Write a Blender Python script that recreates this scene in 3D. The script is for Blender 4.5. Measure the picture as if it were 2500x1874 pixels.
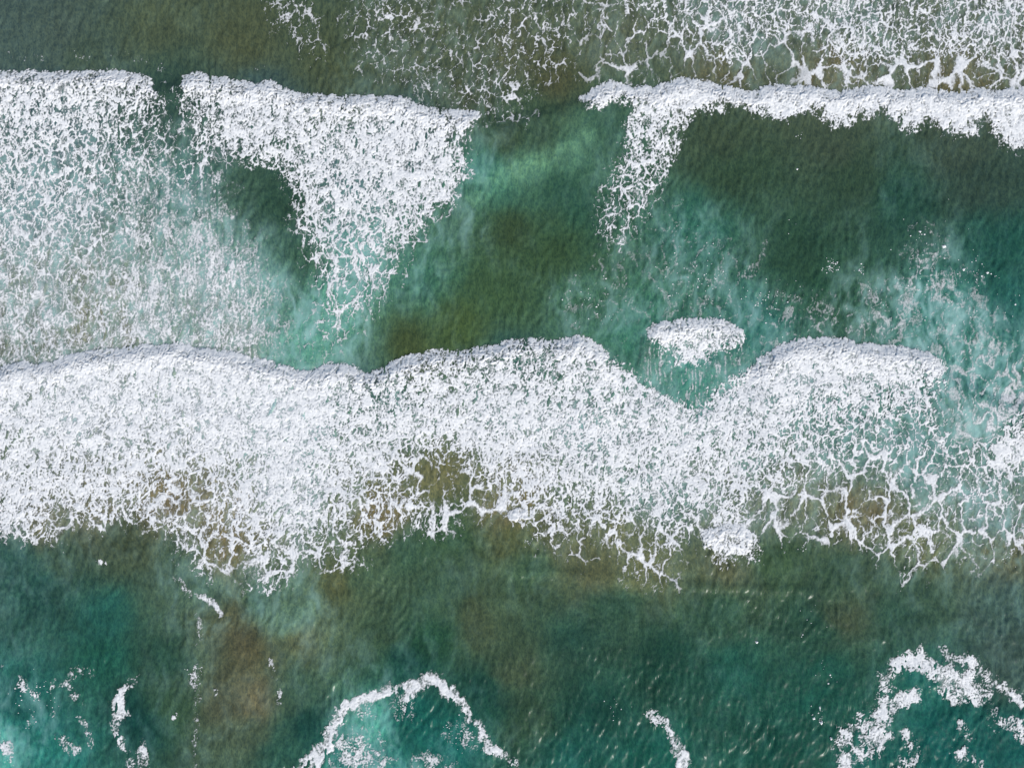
import bpy, math
import numpy as np

# ------------------------------------------------------------------ scene, camera, light
for o in list(bpy.data.objects):
    bpy.data.objects.remove(o, do_unlink=True)
S = bpy.context.scene
COL = S.collection

PPM = 25.0                      # photograph pixels per metre on the water (2500 px = 100 m)
CXP, CYP = 1250.0, 937.0        # picture centre in photograph pixels
SUN_EL, SUN_AZ = 37.0, 33.0     # elevation; azimuth measured from -Y (bottom of picture) towards +X

cam_d = bpy.data.cameras.new('drone_camera')
cam = bpy.data.objects.new('drone_camera', cam_d)
COL.objects.link(cam)
cam_d.sensor_width = 36.0
cam_d.lens = 28.0
cam.location = (0, 0, 100.0 * 28.0 / 36.0)
cam.rotation_euler = (0, 0, 0)
cam_d.clip_end = 20000
S.camera = cam

W = bpy.data.worlds.new('World')
S.world = W
W.use_nodes = True
nt = W.node_tree
bg = nt.nodes['Background']
sky = nt.nodes.new('ShaderNodeTexSky')
sky.sky_type = 'NISHITA'
sky.sun_disc = False
sky.sun_elevation = math.radians(SUN_EL)
# the lamp's direction towards the sun
az = math.radians(SUN_AZ)
sx, sy = math.sin(az), -math.cos(az)
sky.sun_rotation = math.atan2(sx, sy)
nt.links.new(sky.outputs[0], bg.inputs[0])
bg.inputs[1].default_value = 0.125

sun_d = bpy.data.lights.new('sun', 'SUN')
sun_d.energy = 4.0
sun_d.angle = math.radians(0.5)
sun_d.color = (1.0, 0.95, 0.88)
sun = bpy.data.objects.new('sun', sun_d)
COL.objects.link(sun)
sun.location = (sx * 40, sy * 40, 60)
sun.rotation_euler = (math.radians(90 - SUN_EL), 0, math.atan2(sx, -sy))

S.view_settings.view_transform = 'Standard'
S.view_settings.look = 'None'
S.view_settings.gamma = 1.0
S.view_settings.exposure = 0.0
S.view_settings.use_curve_mapping = False
S.render.engine = 'CYCLES'

# ------------------------------------------------------------------ grids (photograph pixels)
STEP = 1.8
X0, Y0, X1, Y1 = -108.0, -108.0, 2608.0, 1982.0
gx = np.arange(X0, X1 + .01, STEP, dtype=np.float32)
gy = np.arange(Y0, Y1 + .01, STEP, dtype=np.float32)
GX, GY = np.meshgrid(gx, gy)                       # foam grid, row = y downwards
NY, NX = GX.shape
CS = 9.0                                           # coarse grid for distance fields
cx = np.arange(X0 - 18, X1 + 36, CS, dtype=np.float32)
cy = np.arange(Y0 - 18, Y1 + 36, CS, dtype=np.float32)
KX, KY = np.meshgrid(cx, cy)


def up(F, X=None, Y=None):
    """bilinear sample of a coarse field"""
    X = GX if X is None else X
    Y = GY if Y is None else Y
    u = np.clip((X - cx[0]) / CS, 0, len(cx) - 1.001)
    v = np.clip((Y - cy[0]) / CS, 0, len(cy) - 1.001)
    i = u.astype(np.int32); j = v.astype(np.int32)
    fu = (u - i).astype(np.float32); fv = (v - j).astype(np.float32)
    F = F.astype(np.float32)
    a = F[j, i] * (1 - fu) + F[j, i + 1] * fu
    b = F[j + 1, i] * (1 - fu) + F[j + 1, i + 1] * fu
    return a * (1 - fv) + b * fv


def seg_dist(pts, X, Y, closed):
    """distance to a polyline, and inside test when closed"""
    p = np.asarray(pts, np.float32)
    n = len(p)
    d2 = np.full(X.shape, 1e12, np.float32)
    ins = np.zeros(X.shape, bool)
    for k in range(n if closed else n - 1):
        ax, ay = p[k]; bx, by = p[(k + 1) % n]
        vx, vy = bx - ax, by - ay
        L = vx * vx + vy * vy + 1e-6
        t = np.clip(((X - ax) * vx + (Y - ay) * vy) / L, 0, 1)
        dx = X - ax - t * vx; dy = Y - ay - t * vy
        d2 = np.minimum(d2, dx * dx + dy * dy)
        if closed and ay != by:
            ins ^= ((ay > Y) != (by > Y)) & (X < vx * (Y - ay) / (by - ay) + ax)
    return np.sqrt(d2), ins


def sdf(poly):
    d, ins = seg_dist(poly, KX, KY, True)
    return np.where(ins, d, -d)


def idw(pts, X, Y, eps=35.0, p=2.0):
    """smooth interpolation of scattered values: rows (x, y, v...)"""
    P = np.asarray(pts, np.float32)
    num = [np.zeros(X.shape, np.float32) for _ in range(P.shape[1] - 2)]
    den = np.zeros(X.shape, np.float32)
    for r in P:
        w = 1.0 / ((((X - r[0]) ** 2 + (Y - r[1]) ** 2 + eps * eps) / 1e4) ** p)
        den += w
        for k in range(len(num)):
            num[k] += w * r[2 + k]
    return [q / den for q in num]


def ss(a, b, x):
    t = np.clip((x - a) / (b - a), 0, 1)
    return t * t * (3 - 2 * t)


# ------------------------------------------------------------------ noise
_r = np.random.RandomState(7)
PERM = _r.permutation(4096).astype(np.int32)
ANG = (_r.rand(4096) * 2 * math.pi)
GC, GS = np.cos(ANG).astype(np.float32), np.sin(ANG).astype(np.float32)
RJX, RJY = _r.rand(4096).astype(np.float32), _r.rand(4096).astype(np.float32)


def hsh(i, j, seed):
    return PERM[(PERM[(i + seed * 131) & 4095] + j) & 4095]


def noise(X, Y, seed=0):
    i = np.floor(X).astype(np.int32); j = np.floor(Y).astype(np.int32)
    fx = X - i; fy = Y - j
    u = fx * fx * fx * (fx * (fx * 6 - 15) + 10)
    v = fy * fy * fy * (fy * (fy * 6 - 15) + 10)
    h = hsh(i, j, seed); n00 = GC[h] * fx + GS[h] * fy
    h = hsh(i + 1, j, seed); n10 = GC[h] * (fx - 1) + GS[h] * fy
    h = hsh(i, j + 1, seed); n01 = GC[h] * fx + GS[h] * (fy - 1)
    h = hsh(i + 1, j + 1, seed); n11 = GC[h] * (fx - 1) + GS[h] * (fy - 1)
    a = n00 + u * (n10 - n00); b = n01 + u * (n11 - n01)
    return (1.5 * (a + v * (b - a))).astype(np.float32)


def fbm(X, Y, seed, oct=3, gain=.5):
    s = 0; a = 1.0; f = 1.0; t = 0
    for o in range(oct):
        s = s + a * noise(X * f, Y * f, seed + o * 17)
        t += a; a *= gain; f *= 2.03
    return s / t


def voro(X, Y, seed, rnd=.38):
    """cell walls of a jittered lattice, thickened and rounded where walls meet"""
    i = np.floor(X).astype(np.int32); j = np.floor(Y).astype(np.int32)
    f1 = np.full(X.shape, 9, np.float32); f2 = f1.copy()
    for a in (-1, 0, 1):
        for b in (-1, 0, 1):
            h = hsh(i + a, j + b, seed)
            d = np.hypot(i + a + RJX[h] - X, j + b + RJY[h] - Y).astype(np.float32)
            f2 = np.minimum(f2, np.maximum(f1, d))
            f1 = np.minimum(f1, d)
    return (f2 - f1) - rnd * np.maximum(f1 - .40, 0)


def rank(F):
    """spread values evenly over 0..1 so that a threshold gives a known cover"""
    h, e = np.histogram(F, 2048)
    c = np.concatenate([[0], np.cumsum(h)]).astype(np.float32); c /= c[-1]
    return np.interp(F, e, c).astype(np.float32)


def comb(src, ang, n, st=1.0):
    """smear grain along the local flow direction"""
    h, w = src.shape
    J, I = np.mgrid[0:h, 0:w].astype(np.float32)
    c, d = np.cos(ang).astype(np.float32) * st, np.sin(ang).astype(np.float32) * st
    acc = src.copy()
    for sgn in (1, -1):
        x, y = I.copy(), J.copy()
        for q in range(n):
            i = np.clip(x + .5, 0, w - 1).astype(np.int32); j = np.clip(y + .5, 0, h - 1).astype(np.int32)
            f = j * w + i
            x += sgn * c.ravel()[f]; y += sgn * d.ravel()[f]
            i = np.clip(x + .5, 0, w - 1).astype(np.int32); j = np.clip(y + .5, 0, h - 1).astype(np.int32)
            acc += src.ravel()[j * w + i]
    acc -= acc.mean()
    return acc / acc.std()


# ------------------------------------------------------------------ where the waves and the foam lie
FRONT_A = [(-140, 176), (0, 174), (50, 174), (127, 177), (208, 173), (255, 170), (305, 173), (340, 181), (367, 191), (374, 205)]
FRONT_B = [(444, 189), (459, 180), (488, 174), (517, 189), (560, 191), (583, 199), (625, 201), (664, 199), (699, 216), (726, 226),
           (757, 230), (811, 232), (842, 239), (858, 232), (912, 234), (931, 237), (981, 234), (1001, 247), (1032, 259), (1101, 268),
           (1167, 272), (1184, 286)]
FRONT_C = [(1414, 241), (1437, 224), (1464, 208), (1495, 197), (1514, 205), (1533, 210), (1591, 212), (1626, 203), (1673, 189),
           (1704, 193), (1746, 205), (1777, 212), (1835, 224), (1889, 205), (1928, 210), (1990, 210), (2017, 222), (2051, 220),
           (2075, 220), (2113, 210), (2163, 212), (2198, 220), (2268, 214), (2345, 228), (2391, 212), (2422, 220), (2500, 214), (2640, 222)]
FRONT_ML = [(-140, 925), (0, 898), (12, 890), (39, 882), (77, 886), (127, 884), (154, 871), (193, 859), (247, 852), (297, 850), (340, 840),
            (386, 842), (432, 834), (455, 844), (513, 850), (564, 855), (610, 873), (664, 882), (706, 894), (745, 905)]
FRONT_MC = [(745, 905), (772, 902), (803, 886), (831, 886), (858, 892), (893, 908), (920, 906), (947, 886), (985, 871), (1039, 859), (1078, 853),
            (1109, 857), (1140, 853), (1163, 844), (1205, 844), (1248, 828), (1298, 823), (1340, 830), (1379, 826), (1418, 815),
            (1448, 832), (1472, 848), (1491, 875), (1514, 890), (1553, 925), (1576, 944), (1611, 956), (1650, 983), (1695, 1002)]
FRONT_MR = [(1695, 1002), (1727, 990), (1743, 960), (1777, 940), (1824, 913), (1843, 882), (1882, 855), (1912, 840), (1943, 825), (1997, 823),
            (2055, 825), (2094, 836), (2152, 844), (2198, 844), (2248, 854), (2283, 867), (2312, 900)]
FRONT_K = [(1570, 815), (1595, 788), (1650, 782), (1689, 776), (1754, 776), (1777, 786), (1816, 805), (1822, 826)]
FRONT_J = [(1708, 1302), (1730, 1288), (1765, 1280), (1800, 1278), (1822, 1284), (1850, 1313)]
FRONT_I = [(1228, 1258), (1245, 1240), (1275, 1236), (1300, 1250)]

BOTTOM_ML = [(745, 1405), (733, 1398), (702, 1427), (660, 1448), (633, 1424), (602, 1440), (579, 1400), (560, 1396), (513, 1417), (463, 1383), (432, 1336),
             (417, 1303), (386, 1286), (359, 1302), (347, 1262), (324, 1294), (286, 1268), (247, 1296), (208, 1272), (166, 1290), (158, 1330),
             (108, 1326), (77, 1320), (39, 1313), (0, 1305), (-140, 1310)]
BOTTOM_MC = [(1672, 1340), (1662, 1384), (1650, 1436), (1603, 1438), (1572, 1433), (1533, 1421), (1518, 1371), (1472, 1325), (1449, 1363), (1414, 1369), (1402, 1406),
             (1371, 1363), (1340, 1340), (1306, 1321), (1292, 1274), (1256, 1271), (1225, 1262), (1190, 1277), (1147, 1268), (1140, 1302), (1120, 1268),
             (1093, 1294), (1047, 1305), (1012, 1286), (997, 1286), (974, 1309), (954, 1309), (920, 1317), (877, 1348), (893, 1379), (835, 1394), (800, 1375), (776, 1385)]
BOTTOM_MR = [(2640, 1330), (2500, 1336), (2445, 1356), (2383, 1394), (2345, 1383), (2283, 1375), (2252, 1410), (2206, 1425), (2190, 1402), (2190, 1367), (2144, 1360),
             (2094, 1340), (2055, 1332), (2009, 1329), (1966, 1317), (1951, 1317), (1928, 1302), (1916, 1325), (1878, 1321), (1851, 1313), (1760, 1310), (1690, 1330)]

# every foam body: polygon, cover control points (x, y, cover, kind of pattern), front line, soft edge
# pattern: 0 churned, 1 fine lace, 2 wide lace, 3 speckled
F = {}
F['A'] = dict(poly=FRONT_A + [(380, 231), (388, 262), (392, 300), (470, 330), (470, 400), (540, 420), (560, 520), (650, 640), (720, 760), (748, 905),
                              (610, 890), (432, 850), (247, 868), (0, 914), (-140, 940)],
    pts=[(20, 185, .9, 0), (150, 185, .9, 0), (300, 185, .9, 0), (360, 200, .85, 0), (60, 225, .72, 0), (200, 230, .7, 0), (330, 235, .66, 0),
         (100, 290, .62, .3), (250, 290, .56, .4), (350, 290, .42, .6), (60, 370, .56, .7), (200, 380, .5, .8), (300, 390, .36, .9), (380, 340, .24, 1),
         (430, 400, .18, 1.2), (60, 470, .48, 1.2), (180, 470, .46, 1.2), (280, 480, .26, 1.2), (400, 480, .12, 1.2), (480, 430, .12, 1.5), (60, 580, .5, 1.4), (200, 600, .40, 1.3),
         (320, 600, .22, 1), (430, 600, .12, 1), (560, 560, .10, 1), (100, 720, .36, 1.3), (250, 720, .36, 1.2), (400, 700, .18, 1), (540, 680, .3, .8),
         (620, 720, .16, 1), (100, 830, .32, 1.3), (300, 810, .32, 1.2), (450, 800, .2, 1), (600, 830, .26, 1.2), (700, 840, .08, 1.3), (700, 740, .08, 1)],
    front=FRONT_A, soft=45)
F['B'] = dict(poly=FRONT_B + [(1155, 297), (1140, 320), (1124, 347), (1132, 386), (1128, 432), (1116, 463), (1093, 498), (1039, 540), (1024, 579), (997, 610),
                              (985, 640), (947, 701), (916, 747), (877, 786), (823, 828), (780, 900), (745, 900), (720, 840), (733, 805), (772, 767), (795, 724), (768, 682), (772, 643), (749, 625), (753, 590),
                              (726, 548), (733, 517), (729, 490), (706, 436), (687, 404), (664, 402), (637, 392), (602, 388), (571, 382), (532, 390), (500, 430), (440, 450), (430, 400), (463, 347), (459, 309), (455, 270), (448, 216)],
    pts=[(480, 190, .92, 0), (620, 215, .9, 0), (760, 245, .9, 0), (900, 255, .92, 0), (1020, 270, .94, 0), (1140, 282, .92, 0), (460, 250, .5, 0), (480, 310, .5, .3), (460, 400, .4, 1.3), (480, 440, .3, 1.6),
         (550, 250, .72, 0), (560, 320, .74, .2), (530, 370, .5, .8), (640, 300, .8, .1), (650, 370, .68, .5), (760, 300, .7, .1), (860, 300, .62, 0),
         (980, 300, .82, 0), (1080, 320, .7, 0), (760, 400, .74, .3), (900, 380, .86, .1), (1050, 400, .84, .2), (770, 480, .7, .7), (860, 470, .7, .7), (1000, 470, .8, .4),
         (780, 560, .66, 1), (880, 560, .62, 1.1), (980, 560, .62, 1), (800, 640, .5, 1.3), (900, 640, .5, 1.5), (960, 640, .36, 1.5), (820, 720, .38, 1.5), (880, 730, .34, 1.6), (800, 800, .2, 1.5), (760, 850, .08, 1)],
    front=FRONT_B, soft=32)
F['C'] = dict(poly=FRONT_C + [(2640, 380), (2500, 360), (2476, 364), (2441, 344), (2426, 322), (2410, 280), (2383, 295), (2376, 322), (2322, 326), (2283, 303), (2252, 288), (2233, 315),
                              (2206, 311), (2186, 288), (2152, 268), (2113, 282), (2071, 280), (2059, 307), (2036, 307), (2013, 284), (1990, 261), (1943, 272), (1920, 290), (1866, 284),
                              (1835, 268), (1816, 257), (1746, 255), (1708, 272), (1677, 288), (1662, 315), (1650, 367), (1626, 409), (1607, 455), (1591, 513), (1556, 548), (1549, 579), (1522, 600),
                              (1491, 608), (1472, 587), (1460, 540), (1464, 482), (1491, 425), (1526, 370), (1533, 320), (1545, 270), (1533, 232), (1526, 234), (1495, 249), (1456, 261), (1420, 252)],
    pts=[(1450, 235, .96, 0), (1500, 220, .97, 0), (1540, 218, .92, 0), (1600, 225, .95, 0), (1660, 220, .98, 0), (1750, 230, .98, 0), (1900, 240, .97, 0), (2050, 250, .96, 0), (2200, 255, .97, 0), (2350, 260, .96, 0), (2470, 270, .97, 0),
         (2450, 330, .92, 0), (1580, 260, .74, 0), (1620, 290, .68, 0), (1580, 330, .66, .2), (1620, 350, .6, .3), (1560, 390, .58, .6), (1600, 420, .52, .8), (1500, 440, .3, .8), (1550, 470, .5, 1.2), (1490, 500, .34, 1.2), (1580, 520, .34, 1.4),
         (1490, 560, .36, 1.2), (1510, 590, .5, 2), (1545, 560, .28, 1.6)],
    front=FRONT_C, soft=21)
F['E'] = dict(poly=[(1385, -140), (2640, -140), (2640, 226), (2500, 218), (2345, 232), (2198, 224), (2017, 226), (1835, 228), (1704, 197), (1640, 205), (1540, 205), (1440, 170), (1410, 100)],
    pts=[(1420, 30, .14, 1.6), (1440, 120, .12, 1.8), (1500, 60, .26, 1.6), (1530, 150, .24, 1.8), (1600, 40, .34, 1.5), (1600, 150, .12, 2), (1700, 40, .46, 1.5), (1700, 110, .36, 1.7), (1700, 180, .14, 1.9), (1800, 40, .5, 1.3), (1800, 120, .44, 1.4), (1820, 190, .2, 2), (1900, 40, .48, 1.3), (1930, 120, .28, 1.9),
         (1930, 190, .16, 1.9), (2040, 50, .52, 1.2), (2070, 110, .58, 1.1), (2050, 180, .3, 1.6), (2130, 100, .56, 1.2), (2120, 190, .3, 1.8), (2200, 20, .36, 1.2), (2200, 100, .48, 1.2), (2220, 170, .34, 1.8), (2330, 20, .4, 1.2), (2350, 90, .58, 1.1), (2330, 190, .28, 1.9), (2440, 40, .6, 1.1), (2450, 130, .5, 1.5), (2450, 195, .3, 1.8)],
    front=None, soft=30)
F['D1'] = dict(poly=[(1120, -140), (1400, -140), (1400, 120), (1370, 170), (1290, 190), (1280, 285), (1190, 290), (1130, 272), (1100, 200), (1090, 120), (1110, 40)],
    pts=[(1140, 40, .06, 1.2), (1230, 60, .2, 1.5), (1290, 60, .24, 1.5), (1290, 130, .2, 1.5), (1350, 100, .16, 1.5), (1360, 20, .12, 1.5), (1140, 130, .12, 1.2), (1170, 180, .22, 1.2), (1210, 210, .26, 1.3), (1180, 250, .24, 1.2), (1240, 250, .22, 1.3), (1230, 150, .18, 1.3)],
    front=None, soft=40)
F['D2'] = dict(poly=[(850, -140), (1030, -140), (1060, 40), (1110, 60), (1110, 130), (1080, 250), (1010, 240), (960, 180), (890, 150), (860, 60)],
    pts=[(900, 10, .2, 1.2), (960, 40, .24, 1.2), (940, 100, .2, 1.2), (980, 120, .16, 1.1), (1060, 80, .12, 1.1), (1050, 200, .18, 1.1), (1010, 170, .14, 1.1)],
    front=None, soft=42)
F['D3'] = dict(poly=[(655, -140), (720, -140), (770, 50), (775, 130), (740, 140), (720, 60), (660, 60)],
    pts=[(690, 20, .2, 1.5), (740, 60, .1, 1.4), (745, 110, .22, 1.4)], front=None, soft=30)
F['ML'] = dict(poly=FRONT_ML + [(785, 950), (790, 1000), (765, 1150), (800, 1300)] + BOTTOM_ML,
    pts=[(50, 910, .98, 0), (200, 885, .98, 0), (400, 860, .98, 0), (600, 890, .98, 0), (720, 915, .98, 0), (60, 1000, .9, .2), (150, 970, .84, .2), (300, 960, .9, .2), (450, 960, .92, .2), (600, 960, .94, .1), (720, 980, .95, .1),
         (100, 1080, .88, .3), (280, 1060, .88, .3), (400, 1060, .86, .4), (550, 1060, .92, .3), (700, 1080, .94, .2), (60, 1180, .93, .3), (160, 1190, .82, .6), (250, 1200, .82, .6), (330, 1170, .84, .7), (430, 1120, .8, .9), (420, 1190, .55, 1.6), (400, 1230, .46, 1.9), (470, 1230, .42, 1.9),
         (550, 1180, .7, 1.3), (600, 1160, .7, 1.1), (540, 1260, .6, 1.5), (600, 1240, .88, .6), (680, 1180, .95, .2), (700, 1260, .9, .4), (60, 1250, .9, .4), (100, 1290, .62, 1.4), (150, 1270, .4, 1.7), (230, 1240, .7, 1), (300, 1245, .68, 1), (350, 1260, .5, 1.4),
         (430, 1290, .66, 1.2), (500, 1300, .52, 1.7), (560, 1330, .48, 1.8), (500, 1370, .4, 1.5), (580, 1380, .34, 1.7), (640, 1320, .6, 1.4), (650, 1400, .56, 1.6), (700, 1330, .52, 1.6), (720, 1380, .4, 1.7), (660, 1440, .6, 1.2)],
    front=FRONT_ML, soft=24)
F['MC'] = dict(poly=FRONT_MC + [(1725, 1040), (1720, 1100), (1700, 1200), (1700, 1300)] + BOTTOM_MC + [(745, 1300), (705, 1150), (735, 1000), (725, 950)],
    pts=[(800, 900, .98, 0), (900, 925, .94, 0), (1000, 880, .96, 0), (1200, 855, .97, 0), (1400, 835, .96, 0), (1500, 905, .88, 0), (1600, 970, .9, .2), (900, 955, .6, 0), (960, 940, .6, 0), (1050, 900, .72, 0), (1160, 900, .66, 0), (1200, 882, .7, 0), (1270, 885, .54, 0), (1340, 880, .62, 0), (1420, 890, .82, .1), (1470, 920, .85, .1),
         (820, 980, .9, .2), (900, 1010, .78, .3), (1000, 960, .76, .2), (1100, 950, .82, .2), (1250, 960, .86, .2), (1400, 960, .78, .3), (1450, 1000, .7, .4), (1550, 1010, .86, .3), (1640, 1040, .9, .3), (860, 1060, .76, .4), (1000, 1040, .88, .3), (1150, 1040, .88, .3), (1300, 1040, .9, .3), (1450, 1060, .8, .4), (1600, 1100, .84, .5),
         (820, 1150, .86, .5), (920, 1120, .84, .6), (1000, 1110, .66, 1.1), (1020, 1140, .36, 1.9), (1060, 1180, .22, 2), (1120, 1170, .24, 2), (1150, 1140, .5, 1.4), (1200, 1120, .86, .6), (1350, 1130, .86, .6), (1300, 1180, .8, .8), (1450, 1150, .78, .8), (1550, 1180, .76, .9), (1630, 1170, .8, .7),
         (820, 1240, .8, .8), (900, 1200, .62, 1.3), (880, 1250, .5, 1.6), (960, 1250, .52, 1.6), (1020, 1240, .6, 1.5), (1050, 1280, .55, 1.5), (1110, 1230, .4, 1.8), (1180, 1230, .44, 1.8), (1270, 1210, .58, 1.5), (1330, 1250, .66, 1.3), (1400, 1220, .68, 1.2), (1500, 1260, .6, 1.4), (1600, 1260, .55, 1.5), (1640, 1230, .6, 1.4),
         (820, 1320, .42, 1.6), (860, 1360, .4, 1.6), (920, 1290, .5, 1.5), (1360, 1300, .46, 1.6), (1420, 1330, .28, 1.8), (1380, 1370, .26, 1.8), (1480, 1290, .44, 1.6), (1550, 1310, .3, 1.8), (1560, 1380, .42, 1.7), (1620, 1360, .44, 1.7), (1600, 1420, .36, 1.9), (1640, 1400, .36, 1.8)],
    front=[p for p in FRONT_MC if p[0] < 1480], soft=32)
F['MR'] = dict(poly=FRONT_MR + [(2280, 940), (2300, 1010), (2330, 1090), (2420, 1060), (2470, 1000), (2640, 980)] + BOTTOM_MR + [(1655, 1200), (1660, 1100), (1670, 1040)],
    pts=[(1720, 1010, .9, .2), (1800, 960, .86, 0), (1870, 890, .86, 0), (1950, 845, .96, 0), (2050, 850, .97, 0), (2150, 870, .95, 0), (2250, 880, .93, 0), (2295, 900, .9, 0), (1900, 920, .88, .1), (2000, 920, .88, .1), (2100, 930, .88, .1), (2200, 940, .84, .2), (2265, 930, .55, .5), (2270, 1000, .5, 1),
         (1780, 1030, .88, .3), (1900, 1000, .78, .4), (2000, 990, .66, .5), (2080, 980, .72, .4), (2150, 1000, .74, .4), (2230, 980, .66, .5), (2120, 1030, .42, 1.2), (2200, 1030, .36, 1.3), (2270, 1080, .42, 1.5), (1740, 1120, .88, .5), (1850, 1080, .76, .6), (1970, 1060, .66, .8), (2050, 1080, .56, 1.2), (2000, 1150, .46, 1.6), (2120, 1120, .44, 1.7), (2200, 1150, .42, 1.7), (2300, 1150, .44, 1.6),
         (1700, 1200, .8, .8), (1800, 1180, .66, 1), (1880, 1170, .55, 1.4), (1700, 1270, .4, 1.7), (1780, 1250, .72, 1), (1860, 1250, .42, 1.8), (1880, 1290, .36, 1.8), (1950, 1250, .4, 1.8), (2030, 1230, .34, 1.9), (2100, 1200, .34, 1.9), (2130, 1260, .36, 2), (2020, 1300, .38, 1.9), (2100, 1310, .44, 1.9), (2170, 1300, .46, 1.8), (2220, 1250, .42, 1.8), (2250, 1290, .62, 1.6), (2270, 1320, .5, 1.6),
         (2210, 1350, .44, 1.7), (2240, 1380, .34, 1.9), (2300, 1230, .42, 1.7), (2380, 1200, .5, 1.5), (2350, 1280, .42, 1.8), (2350, 1350, .26, 1.8), (2420, 1320, .36, 1.8), (2400, 1150, .5, 1.5), (2400, 1100, .6, 1), (2460, 1100, .95, .3), (2490, 1080, .95, .2), (2480, 1030, .6, .6), (2480, 1180, .42, 1.6), (2480, 1280, .36, 1.7), (2440, 1250, .44, 1.7)],
    front=[p for p in FRONT_MR if p[0] > 1840], soft=32)
F['K'] = dict(poly=FRONT_K + [(1812, 840), (1766, 857), (1727, 873), (1700, 896), (1669, 888), (1638, 877), (1603, 838)],
    pts=[(1600, 805, .94, 0), (1700, 795, .98, 0), (1790, 805, .95, 0), (1650, 830, .9, 0), (1720, 830, .86, 0), (1790, 835, .7, 0), (1680, 870, .74, .2), (1740, 855, .55, .3), (1640, 860, .6, .3), (1790, 838, .5, .3)],
    front=FRONT_K, soft=21)
F['KT'] = dict(poly=[(1570, 820), (1600, 840), (1690, 890), (1760, 862), (1822, 836), (1815, 880), (1770, 930), (1735, 1000), (1690, 1005), (1640, 975), (1585, 935), (1555, 900)],
    pts=[(1570, 870, .2, 1), (1600, 900, .06, 1.5), (1660, 930, .12, 1.6), (1700, 940, .22, 1.6), (1740, 940, .16, 1.6), (1790, 870, .14, 1.4), (1690, 990, .3, 1.2)], front=None, soft=20)
F['J'] = dict(poly=FRONT_J + [(1846, 1335), (1838, 1362), (1800, 1366), (1760, 1374), (1740, 1345), (1718, 1325)],
    pts=[(1750, 1300, .98, 0), (1820, 1300, .97, 0), (1730, 1320, .9, 0), (1790, 1330, .9, 0), (1835, 1345, .6, .2), (1760, 1360, .55, .3), (1800, 1360, .5, .3)], front=FRONT_J, soft=21)
F['I'] = dict(poly=FRONT_I + [(1310, 1262), (1290, 1270), (1262, 1274), (1240, 1268)], pts=[(1265, 1250, .96, 0), (1290, 1265, .8, 0)], front=FRONT_I, soft=8)
# froth thrown ahead of the right wave
F['R'] = dict(poly=[(2262, 560), (2300, 640), (2380, 700), (2440, 800), (2510, 860), (2640, 900), (2640, 1000), (2470, 1010), (2420, 1070), (2330, 1100), (2290, 1000), (2270, 930), (2316, 900), (2250, 850), (2150, 842), (2060, 822), (1980, 820),
                      (1900, 840), (1840, 860), (1820, 800), (1850, 740), (1960, 740), (2080, 740), (2110, 700), (2180, 700), (2240, 600)],
    pts=[(2245, 640, .3, 3), (2200, 720, .24, 3), (2180, 760, .3, 3), (2110, 740, .16, 3), (2250, 780, .12, 3), (2330, 720, .2, 3), (2390, 780, .16, 3), (2460, 830, .24, 3), (2330, 800, .18, 3), (2280, 840, .16, 3), (2080, 810, .26, 3), (2000, 800, .2, 3), (1930, 780, .14, 3), (1860, 800, .1, 3), (2330, 880, .32, 2.8), (2400, 900, .34, 2.8), (2350, 960, .2, 2.6), (2420, 980, .44, 2.6), (2480, 940, .34, 2.8), (2480, 990, .6, 2.4), (2330, 1040, .36, 2.2), (2410, 1040, .6, 2.4)],
    front=None, soft=40)
F['Q'] = dict(poly=[(1560, 560), (1640, 520), (1700, 600), (1850, 620), (1850, 780), (1800, 790), (1640, 778), (1560, 800), (1450, 770), (1400, 770), (1380, 720), (1480, 640)],
    pts=[(1670, 620, .1, 3), (1720, 640, .1, 3), (1670, 700, .1, 3), (1770, 680, .12, 3), (1680, 760, .12, 3), (1620, 660, .05, 3), (1480, 720, .07, 3), (1440, 750, .06, 3), (1600, 740, .04, 3), (1830, 760, .1, 3)], front=None, soft=40)
# bottom of the picture: drifting foam lines
def ribbon(pts):
    """polyline with half widths -> closed outline"""
    a = []; b = []
    for k, (x, y, w) in enumerate(pts):
        p = pts[max(k - 1, 0)]; q = pts[min(k + 1, len(pts) - 1)]
        dx, dy = q[0] - p[0], q[1] - p[1]; L = math.hypot(dx, dy) + 1e-6
        a.append((x - dy / L * w, y + dx / L * w)); b.append((x + dy / L * w, y - dx / L * w))
    return a + b[::-1]
def flat(c, t): return [(0, 0, c, t), (2500, 0, c, t), (0, 1800, c, t), (2500, 1800, c, t)]
F['L'] = dict(polys=[ribbon([(735, 1900, 26), (764, 1856, 24), (800, 1815, 22), (803, 1786, 17), (824, 1752, 22), (845, 1718, 17), (893, 1707, 13), (930, 1688, 19), (962, 1677, 13)]),
                     [(966, 1674), (985, 1658), (1010, 1655), (1043, 1640), (1065, 1638), (1080, 1645), (1090, 1668), (1113, 1676), (1130, 1699), (1152, 1724), (1158, 1752), (1144, 1764), (1124, 1722), (1090, 1704), (1059, 1672), (1034, 1690), (1003, 1708), (978, 1716), (984, 1690)],
                     ribbon([(1150, 1755, 9), (1172, 1776, 12), (1178, 1795, 16), (1192, 1820, 17), (1212, 1838, 15), (1240, 1848, 13), (1256, 1870, 12), (1262, 1910, 10)])],
    pts=[(840, 1720, .78, 2.4), (780, 1840, .8, 2.4), (930, 1690, .82, 2.3), (1030, 1670, .97, 2), (1070, 1655, .98, 2), (1120, 1700, .9, 2.2), (1150, 1740, .78, 2.4), (1190, 1810, .66, 2.7), (1240, 1850, .56, 2.9)], front=None, soft=12)
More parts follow.
